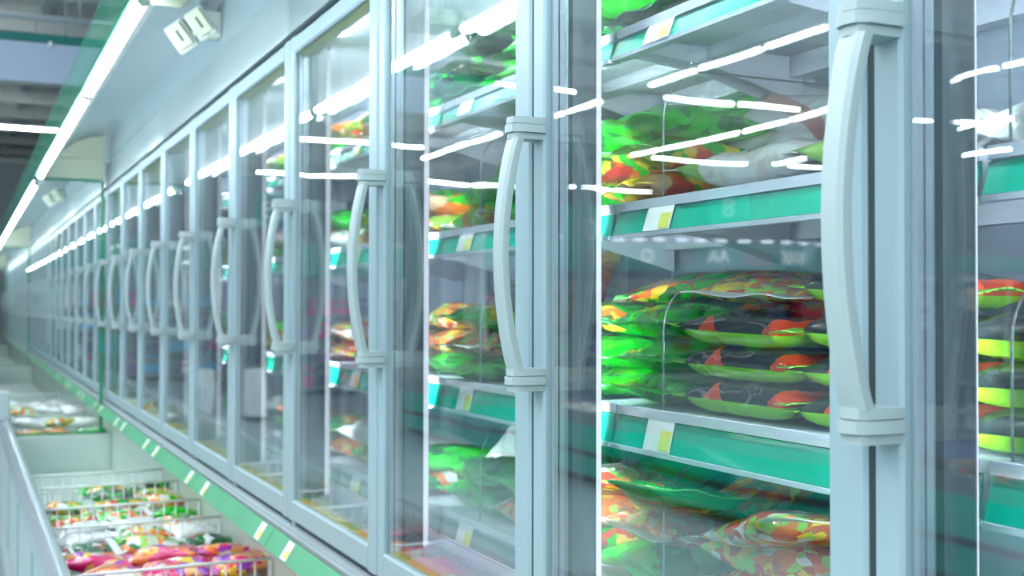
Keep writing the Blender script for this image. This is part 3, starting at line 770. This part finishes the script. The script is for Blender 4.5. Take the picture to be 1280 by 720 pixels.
# wire shelf dividers
def wire_sep(y, z0, label):
    bm = nb(); x0 = XS + .012; h = .235 if z0 != S1 else .2; r = .02
    pts = [(x0, y, z0 + .001), (x0, y, z0 + h * .55)]
    for i in range(9):
        a = i / 8 * math.pi / 2; R_ = .085
        pts.append((x0 + R_ - R_ * math.cos(a), y, z0 + h * .55 + R_ * math.sin(a)))
    pts.append((1.36, y, z0 + h * .55 + .085)); pts.append((1.36, y, z0 + .001))
    tube(bm, pts, .0018, 6)
    return tag(obj('wire_shelf_divider', bm, M['steelwire']), label, 'divider', 'bent wire dividers on the shelves')
for sh in ('s2', 's3', 'dk'):
    for y, w_ in ((1.565, 'behind the second door from the right'), (.885, 'behind the door at the right edge'), (2.29, 'behind the third door from the right')):
        wire_sep(y, SN[sh][1], 'bent wire divider on the %s %s' % (SN[sh][0], w_))

# ------------------------------------------------------------------ store beyond, seen over the canopy and mirrored in the doors
def ceiling_tube(a, b, z=4.7, label=''):
    a = Vector((a[0], a[1], z)); b = Vector((b[0], b[1], z)); mid = (a + b) / 2; d = b - a; L = d.length
    root = thing('ceiling_tube_light', label, 'lamp', mid, 'fluorescent lights hung under the store roof', math.atan2(d.y, d.x))
    bm = nb(); tube(bm, [(-L / 2 + .03, 0, 0), (L / 2 - .03, 0, 0)], .022, 10); obj('tube', bm, M['ctube'], root)
    bm = nb(); box(bm, -L / 2, L / 2, -.035, .035, .03, .08, .008, 1); box(bm, -L / 2, -L / 2 + .03, -.02, .02, -.025, .03); box(bm, L / 2 - .03, L / 2, -.02, .02, -.025, .03)
    obj('housing', bm, M['housing'], root)
    bm = nb(); 
    for s in (-.35, .35): tube(bm, [(s * L, 0, .08), (s * L, 0, .55)], .004, 5)
    obj('hanger', bm, M['steelwire'], root)
TL = []
for i in (0, 1, 2, 4, 5, 7, 8, 9): TL.append(((-7.22, 10.3 + i * 1.3), (-7.22, 11.55 + i * 1.3)))
for i in range(9): TL.append(((-10.9, 8.6 + i * 1.3 + (.6 if i > 2 else 0)), (-10.9, 9.85 + i * 1.3 + (.6 if i > 2 else 0))))
for x0, y in ((-7.9, 14.8), (-11.4, 20.8), (-4.0, 15.05), (-4.1, 21.6), (-4.5, 27.4), (-12.5, 14.8), (-13.0, 27.4), (-8.9, 27.4), (-15, 20.8)):
    for i in range(2 if y > 15.04 or y < 15 else 1): TL.append(((x0 - i * 1.26, y), (x0 - (i + 1) * 1.26 + .02, y)))
for x0, y in ((1.3, 10.4), (.05, 10.4), (1.0, 16.2), (-.3, 16.2), (-1.6, 16.2), (1.3, 22.5), (.05, 22.5)): TL.append(((x0, y), (x0 - 1.24, y)))
for x in (-14.5, -17.5):
    for i in range(6): TL.append(((x, 6 + i * 2.7), (x, 7.25 + i * 2.7)))
for i, (a, b) in enumerate(TL): ceiling_tube(a, b, 4.7, 'white fluorescent tube light hanging under the dark store roof')

# hanging banner over the aisle
def hang_banner(name, label, x0, x1, y, z0, z1, strip, m1, m2, roof=5.3, txt=None):
    root = thing(name, label, 'hanging sign', ((x0 + x1) / 2, y, z0)); w = x1 - x0; h = z1 - z0
    bm = nb(); box(bm, -w / 2, w / 2, -.012, .012, 0, h - strip); obj('sign_board', bm, m1, root)
    bm = nb(); box(bm, -w / 2, w / 2, -.022, .022, h - strip, h, .004, 1); obj('top_rail', bm, m2, root)
    for s in (-.42, 0, .42):
        bm = nb(); tube(bm, [(s * w, 0, h), (s * w, 0, roof - z0)], .005, 5); obj('hanger', bm, M['steelwire'], root)
    bm = nb(); box(bm, w * .385, w * .392, -.03, -.012, h - strip - .02, h - strip + .012); obj('clip', bm, M['white'], root)
    if txt: text(txt[0], txt[1], (0, -.02, (h - strip) / 2), (R90, 0, 0), M['white'], root)
    return root
hang_banner('hanging_banner', 'long pale blue hanging banner with dark teal top rail, top left', -2.4, .92, 9.0, 3.12, 3.47, .062, M['banner'], M['darkteal'])
hang_banner('hanging_sign', 'pale green and white hanging panel above the blue banner', .62, 1.02, 8.2, 3.60, 4.4, .35, M['white'], M['pale'])
for x, y, z, t in ((-6.1, 14.0, 2.28, '0'), (-8.5, 14.0, 2.66, '8'), (-3.2, 20, 2.9, '33')):
    hang_banner('aisle_sign', 'square green aisle sign reading %s, hanging from the roof' % {'0': 'zero', '33': 'thirty three', '8': 'eight'}[t], x - .35, x + .35, y, z, z + .6, .05, M['teal'], M['teal'], txt=(t, .42))

bm = nb(); tube(bm, [(-3, 9.6, 3.73), (1.2, 9.6, 3.73)], .024, 10)
for x in (-2, -.6, .8): tube(bm, [(x, 9.6, 3.73), (x, 9.6, 5.3)], .005, 5)
tag(obj('roof_pipe', bm, M['housing']), 'thin white pipe hanging just above the blue banner, top left', 'pipe')
# island freezer across the aisle
def island(y0, y1, x1=-3.1, wid=1.9, label='green based island freezer with black bumper across the aisle'):
    root = thing('island_freezer', label, 'freezer', (0, y0, 0), 'green based island freezers'); L = y1 - y0; x0 = x1 - wid
    bm = nb(); box(bm, x0, x1, 0, L, .07, .50, .01); obj('base', bm, M['island_green'], root)
    bm = nb(); box(bm, x0 + .05, x1 - .05, .05, L - .05, 0, .07); obj('plinth', bm, M['black'], root)
    bm = nb(); box(bm, x1, x1 + .03, 0, L, .245, .285, .01); box(bm, x0 - .03, x0, 0, L, .245, .285, .01); obj('bumper', bm, M['black'], root)
    bm = nb(); 
    for xa, xb in ((x1 - .04, x1), (x0, x0 + .04)): box(bm, xa, xb, 0, L, .50, .60)
    for ya, yb in ((0, .04), (L - .04, L)): box(bm, x0 + .04, x1 - .04, ya, yb, .50, .60)
    obj('liner', bm, PAL['grey'], root)
    bm = nb(); box(bm, x1 - .025, x1 - .015, 0, L, .60, .925); box(bm, x0 + .015, x0 + .025, 0, L, .60, .925); obj('glass_side', bm, M['divglass'], root)
    bm = nb(); box(bm, x1 - .04, x1, 0, L, .925, .955, .008); box(bm, x0, x0 + .04, 0, L, .925, .955, .008)
    for ya, yb in ((0, .04), (L - .04, L)): box(bm, x0 + .04, x1 - .04, ya, yb, .60, .955)
    obj('top_rail', bm, PAL['grey'], root)
    bm = nb(); box(bm, x0 + .04, x1 - .04, .04, L - .04, .501, .51); obj('liner_floor', bm, PAL['navy'], root)
    return root
ISL = [(-3.5, 2.0, 'nearest the entrance'), (2.1, 7.6, 'mirrored in the right hand doors'), (7.7, 13.2, 'mirrored in the middle doors')]
for a, b, l in ISL: island(a, b, label='green island freezer with black bumper across the aisle, %s' % l)
ri = random.Random(21)
for a, b, l in ISL[1:]:
    y = a + .25
    while y < b - .2:
        for x in (-3.42,):
            s = ri.choice(['dark', 'redgreen', 'dark', 'lime', 'whitered'])
            bag(s, 'big', ri.randrange(3), (x, y, .57), (0, 0, ri.uniform(-.3, .3)), '%s bag heaped in the island freezer across the aisle' % STY[s][1], 'bags heaped in the island freezers', sc=1.3, seals=False)
        y += .36

# wall of goods beyond the islands
def carton(x0, x1, y0, y1, z0, z1, c, where, group):
    bm = nb(); box(bm, x0, x1, y0, y1, z0, z1, .008, 2); box(bm, x0 + .03, x1 - .03, y0 - .002, y0 + .002, z0 + (z1 - z0) * .55, z1 - .05, mi=1)
    o = obj('carton', bm, [PAL[c], PAL['grey'] if c != 'grey' else PAL['navy']]); tag(o, '%s carton %s' % (c, where), 'carton', group); return o
def gondola(x0, x1, y, ztop, label, band, cols, where, group, shelves=(.15, .6, 1.05, 1.5), seed=1):
    root = thing('shelving_unit', label, 'shelving', ((x0 + x1) / 2, y, 0)); w = x1 - x0
    bm = nb(); box(bm, -w / 2, w / 2, .45, .50, 0, ztop); obj('back_board', bm, PAL['navy'] if seed == 4 else M['greywall'], root)
    for z in shelves:
        bm = nb(); box(bm, -w / 2, w / 2, 0, .45, z - .04, z); obj('shelf', bm, PAL['grey'], root)
    for s in (-1, 1):
        bm = nb(); box(bm, s * w / 2 - .03, s * w / 2 + .03, 0, .46, 0, ztop); obj('upright', bm, M['white'], root)
    bm = nb(); box(bm, -w / 2, w / 2, -.06, .0, band[0], band[1], .01); f = obj('fascia', bm, M['teal'], root)
    r = random.Random(seed)
    for z in shelves:
        x = x0 + .06
        while x < x1 - .3:
            ww = r.uniform(.22, .5); ww = min(ww, x1 - .05 - x); hh = r.uniform(.22, .38); c = r.choice(cols)
            if r.random() < .82: carton(x, x + ww - .02, y + .06, y + .38, z + .001, z + hh, c, where, group)
            x += ww
    return root, f
g1, f1 = gondola(-13.0, -5.4, 16.0, 2.62, 'long shelving wall under a dark teal sign band, mirrored in the near doors', (2.08, 2.52), ['brown', 'navy', 'navy', 'grey', 'green', 'red', 'green'], 'on the long shelving under the teal sign band', 'cartons on the long shelving', shelves=(.15, .75, 1.3), seed=4)
for i, (x, t) in enumerate(((-8.3, 'O'), (-9.75, 'AA'), (-11.2, 'KAK'))): text(t, .30, (x + 9.2, -.07, 2.31), (R90, 0, 0), M['sign_glow'], f1)
for x in (-7.35, -8.95, -10.45):
    bm = nb(); box(bm, x + 9.2 - .26, x + 9.2 + .26, -.075, -.058, 2.18, 2.44); obj('sign_panel', bm, PAL['grey'], f1)
bm = nb()
for i in range(14): box(bm, -3.2 + i * .42, -3.0 + i * .42, -.10, -.06, 2.55, 2.60)
obj('downlight_strip', bm, glow('downlight', (.75, .85, 1), 2.5), g1)
bm = nb(); box(bm, -3.7, 3.7, -.065, .0, 1.72, 1.95); obj('lower_panel', bm, PAL['grey'], g1)
g2, f2 = gondola(-5.2, -3.3, 19.0, 2.6, 'shelving unit with magenta cartons under a teal band', (2.0, 2.5), ['magenta', 'purple', 'magenta', 'navy'], 'on the shelving unit with magenta cartons', 'cartons on the magenta shelving', shelves=(.15, .55, .95, 1.35), seed=8)
g3, f3 = gondola(-3.1, .2, 24.0, 2.9, 'far shelving with blue and red cartons at the aisle end', (2.25, 2.8), ['blue', 'magenta', 'purple', 'red', 'navy', 'blue', 'white'], 'on the far shelving at the aisle end', 'cartons on the far shelving', shelves=(.15, .6, 1.05, 1.5), seed=2)
text('O', .5, (.4, -.07, 2.52), (R90, 0, 0), M['sign_glow'], f3); text('O', .5, (-.9, -.07, 2.52), (R90, 0, 0), M['sign_glow'], f3)
# a customer far across the aisle, mirrored beside the right hand mullion
def customer(x, y, rz):
    J = [((0, 0, .93), .155), ((0, .005, 1.10), .145), ((0, .01, 1.30), .165), ((0, .015, 1.46), .10), ((0, 0, 1.54), .062), ((0, -.015, 1.62), .082), ((0, -.02, 1.72), .092), ((0, -.005, 1.79), .06)]
    Ed = [(i, i + 1) for i in range(7)]
    for sx in (-1, 1):
        b = len(J)
        J += [((sx * .10, 0, .86), .095), ((sx * .115, -.01 + .03 * sx, .48), .066), ((sx * .12, .03 + .05 * sx, .10), .045), ((sx * .125, -.10 + .05 * sx, .045), .04)]
        Ed += [(0, b), (b, b + 1), (b + 1, b + 2), (b + 2, b + 3)]
        b = len(J)
        J += [((sx * .20, .015, 1.41), .068), ((sx * .275, .05, 1.14), .052), ((sx * .195, -.075, .97), .042)]
        Ed += [(2, b), (b, b + 1), (b + 1, b + 2)]
    me = bpy.data.meshes.new('body'); me.from_pydata([j[0] for j in J], Ed, [])
    t = bpy.data.objects.new('body_tmp', me); C.objects.link(t)
    t.modifiers.new('skin', 'SKIN'); t.modifiers.new('sub', 'SUBSURF').levels = 2
    for i, v in enumerate(me.skin_vertices[0].data):
        q = J[i][1]; v.radius = (q, q * (.72 if i < 4 else 1)); v.use_root = i == 0
    bpy.context.view_layer.update()
    m2 = bpy.data.meshes.new_from_object(t.evaluated_get(bpy.context.evaluated_depsgraph_get())); bpy.data.objects.remove(t)
    m2.materials.clear()
    for nm, c, ro in (('skin', (.55, .36, .28), .5), ('dark_coat', (.03, .035, .04), .8), ('dark_trousers', (.02, .025, .04), .8), ('shoes', (.02, .02, .02), .4)): m2.materials.append(paint('customer_' + nm, c, ro))
    zmin = min(v.co.z for v in m2.vertices)
    for p in m2.polygons:
        z = p.center.z; p.use_smooth = True
        p.material_index = 3 if z < .10 else 2 if z < .84 else 1 if z < 1.52 else 0
    o = bpy.data.objects.new('person', m2); C.objects.link(o); o.location = (x, y, -zmin); o.rotation_euler = (0, 0, rz)
    tag(o, 'person in a dark coat and trousers standing with hands in pockets across the aisle', 'person')
    bm = nb(); bmesh.ops.create_uvsphere(bm, u_segments=20, v_segments=14, radius=.098)
    for v in bm.verts:
        v.co = Vector((v.co.x * .88, v.co.y * 1.05 + .014, v.co.z * 1.12 + 1.735))
    bmesh.ops.delete(bm, geom=[v for v in bm.verts if v.co.y < -.045 and v.co.z < 1.775 or v.co.z < 1.655], context='VERTS')
    obj('hair', bm, paint('customer_hair', (.03, .02, .015), .6), o, 60)
    for sx in (-1, 1):
        bm = nb(); bmesh.ops.create_uvsphere(bm, u_segments=10, v_segments=8, radius=.011); e = obj('eye', bm, M['black'], o, 60); e.location = (sx * .032, -.098, 1.705)
        bm = nb(); bmesh.ops.create_uvsphere(bm, u_segments=10, v_segments=8, radius=.03)
        for v in bm.verts: v.co.x *= .35; v.co.y *= .6
        e = obj('ear', bm, m2.materials[0], o, 60); e.location = (sx * .088, .0, 1.69)
    bm = nb(); prism(bm, [(-.095, 1.70), (-.128, 1.662), (-.095, 1.655)], 'x', -.014, .014); obj('nose', bm, m2.materials[0], o)
    bm = nb(); box(bm, -.026, .026, -.104, -.09, 1.628, 1.638, .004); obj('mouth', bm, paint('customer_lips', (.35, .12, .10), .5), o)
    bm = nb(); prism(bm, [(-.13, -.10), (.13, -.10), (.16, 0), (.13, .11), (-.13, .11), (-.16, 0)], 'z', .70, .95)
    for v in bm.verts:
        if v.co.z > .9: v.co.x *= .93; v.co.y *= .95
        else: v.co.x *= 1.18; v.co.y *= 1.2
    obj('coat_skirt', bm, m2.materials[1], o, 60)
customer(-8.4, 9.4, math.radians(60))
# row of white framed fridges
for i in range(4):
    x = -14.2 - i * 1.5
    root = thing('wall_fridge', 'white framed wall fridge under a green band, %s from the shelving wall' % ORD[i], 'fridge', (x, 16, 0), 'white framed wall fridges')
    bm = nb(); box(bm, -.74, .74, .5, .55, 0, 2.6); box(bm, -.74, .74, 0, .5, 0, .25); box(bm, -.74, .74, 0, .5, 2.15, 2.6); box(bm, -.74, -.70, 0, .5, .25, 2.15); box(bm, .70, .74, 0, .5, .25, 2.15); obj('housing', bm, PAL['grey'], root)
    bm = nb()
    for z0, z1 in ((.25, .32), (2.02, 2.15)): box(bm, -.74, .74, -.03, 0, z0, z1)
    for a in (-.74, -.03, .68): box(bm, a, a + .06, -.03, 0, .32, 2.02)
    obj('door_frame', bm, M['white'], root)
    bm = nb(); box(bm, -.74, .74, -.05, 0, 2.2, 2.5); obj('green_band', bm, M['island_green'], root)
    for z in (.7, 1.15, 1.6):
        bm = nb(); box(bm, -.70, .70, .05, .5, z - .02, z); obj('shelf', bm, M['white'], root)
        for j in range(5): carton(x - .66 + j * .26, x - .43 + j * .26, 16.1, 16.4, z + .001, z + .25, ri.choice(['red', 'white', 'navy', 'yellow', 'grey', 'brown']), 'inside the white framed wall fridges', 'cartons in the wall fridges')
# two white floor bins mirrored in the doors
for x, y, l in ((-1.13, 15.45, 'white box bin with dark base standing in the aisle, right one'), (-1.76, 15.25, 'white box bin with dark base standing in the aisle, left one')):
    root = thing('box_bin', l, 'bin', (x, y, 0), 'white box bins in the aisle')
    bm = nb(); box(bm, -.12, .12, -.12, .12, .06, .68, .015, 3); obj('body', bm, M['white'], root, 40)
    bm = nb(); box(bm, -.13, .13, -.13, .13, 0, .06, .005); obj('base', bm, M['black'], root)

for i, x in enumerate((-1.3, -4.0, -7.0)):  # added unseen fill lights that brighten the aisle and its door reflections
    for j, y in enumerate((-2.5, .5, 3.5, 6.5, 9.0)): area('aisle_fill', (x, y, 5.1), 1.2, .3, (50, 75, 85)[i], (0, 0, -1), (.90, .97, 1.0))
# ------------------------------------------------------------------ light and camera
w = bpy.data.worlds.new('store_light'); SC.world = w; w.use_nodes = True
bg = w.node_tree.nodes['Background']; bg.inputs[0].default_value = (.80, .95, 1.0, 1); bg.inputs[1].default_value = 1.5

cam = bpy.data.cameras.new('camera'); co = bpy.data.objects.new('camera', cam); C.objects.link(co)
f, yaw, pit, roll = 1441.5, .4434, .0162, .0013
Fv = Vector((math.sin(yaw) * math.cos(pit), math.cos(yaw) * math.cos(pit), math.sin(pit)))
Rv = Vector((math.cos(yaw), -math.sin(yaw), 0)); Uv = Rv.cross(Fv)
R2 = Rv * math.cos(roll) + Uv * math.sin(roll); U2 = -Rv * math.sin(roll) + Uv * math.cos(roll)
mx = Matrix((R2, U2, -Fv)).transposed().to_4x4(); mx.translation = Vector((0, 0, 1.5))
co.matrix_world = mx
cam.sensor_width = 36; cam.lens = f / 1280 * 36; cam.clip_start = .02; cam.clip_end = 100
cam.dof.use_dof = True; cam.dof.focus_distance = 1.65; cam.dof.aperture_fstop = 5.6
SC.camera = co
SC.view_settings.view_transform = 'Standard'; SC.view_settings.look = 'None'; SC.view_settings.gamma = 1; SC.view_settings.use_curve_mapping = False
SC.view_settings.exposure = 0.0
cy = SC.cycles
cy.max_bounces = 10; cy.transparent_max_bounces = 40; cy.glossy_bounces = 5; cy.diffuse_bounces = 3; cy.transmission_bounces = 6
cy.caustics_reflective = False; cy.caustics_refractive = False; cy.sample_clamp_indirect = 4.0
cy.use_denoising = True
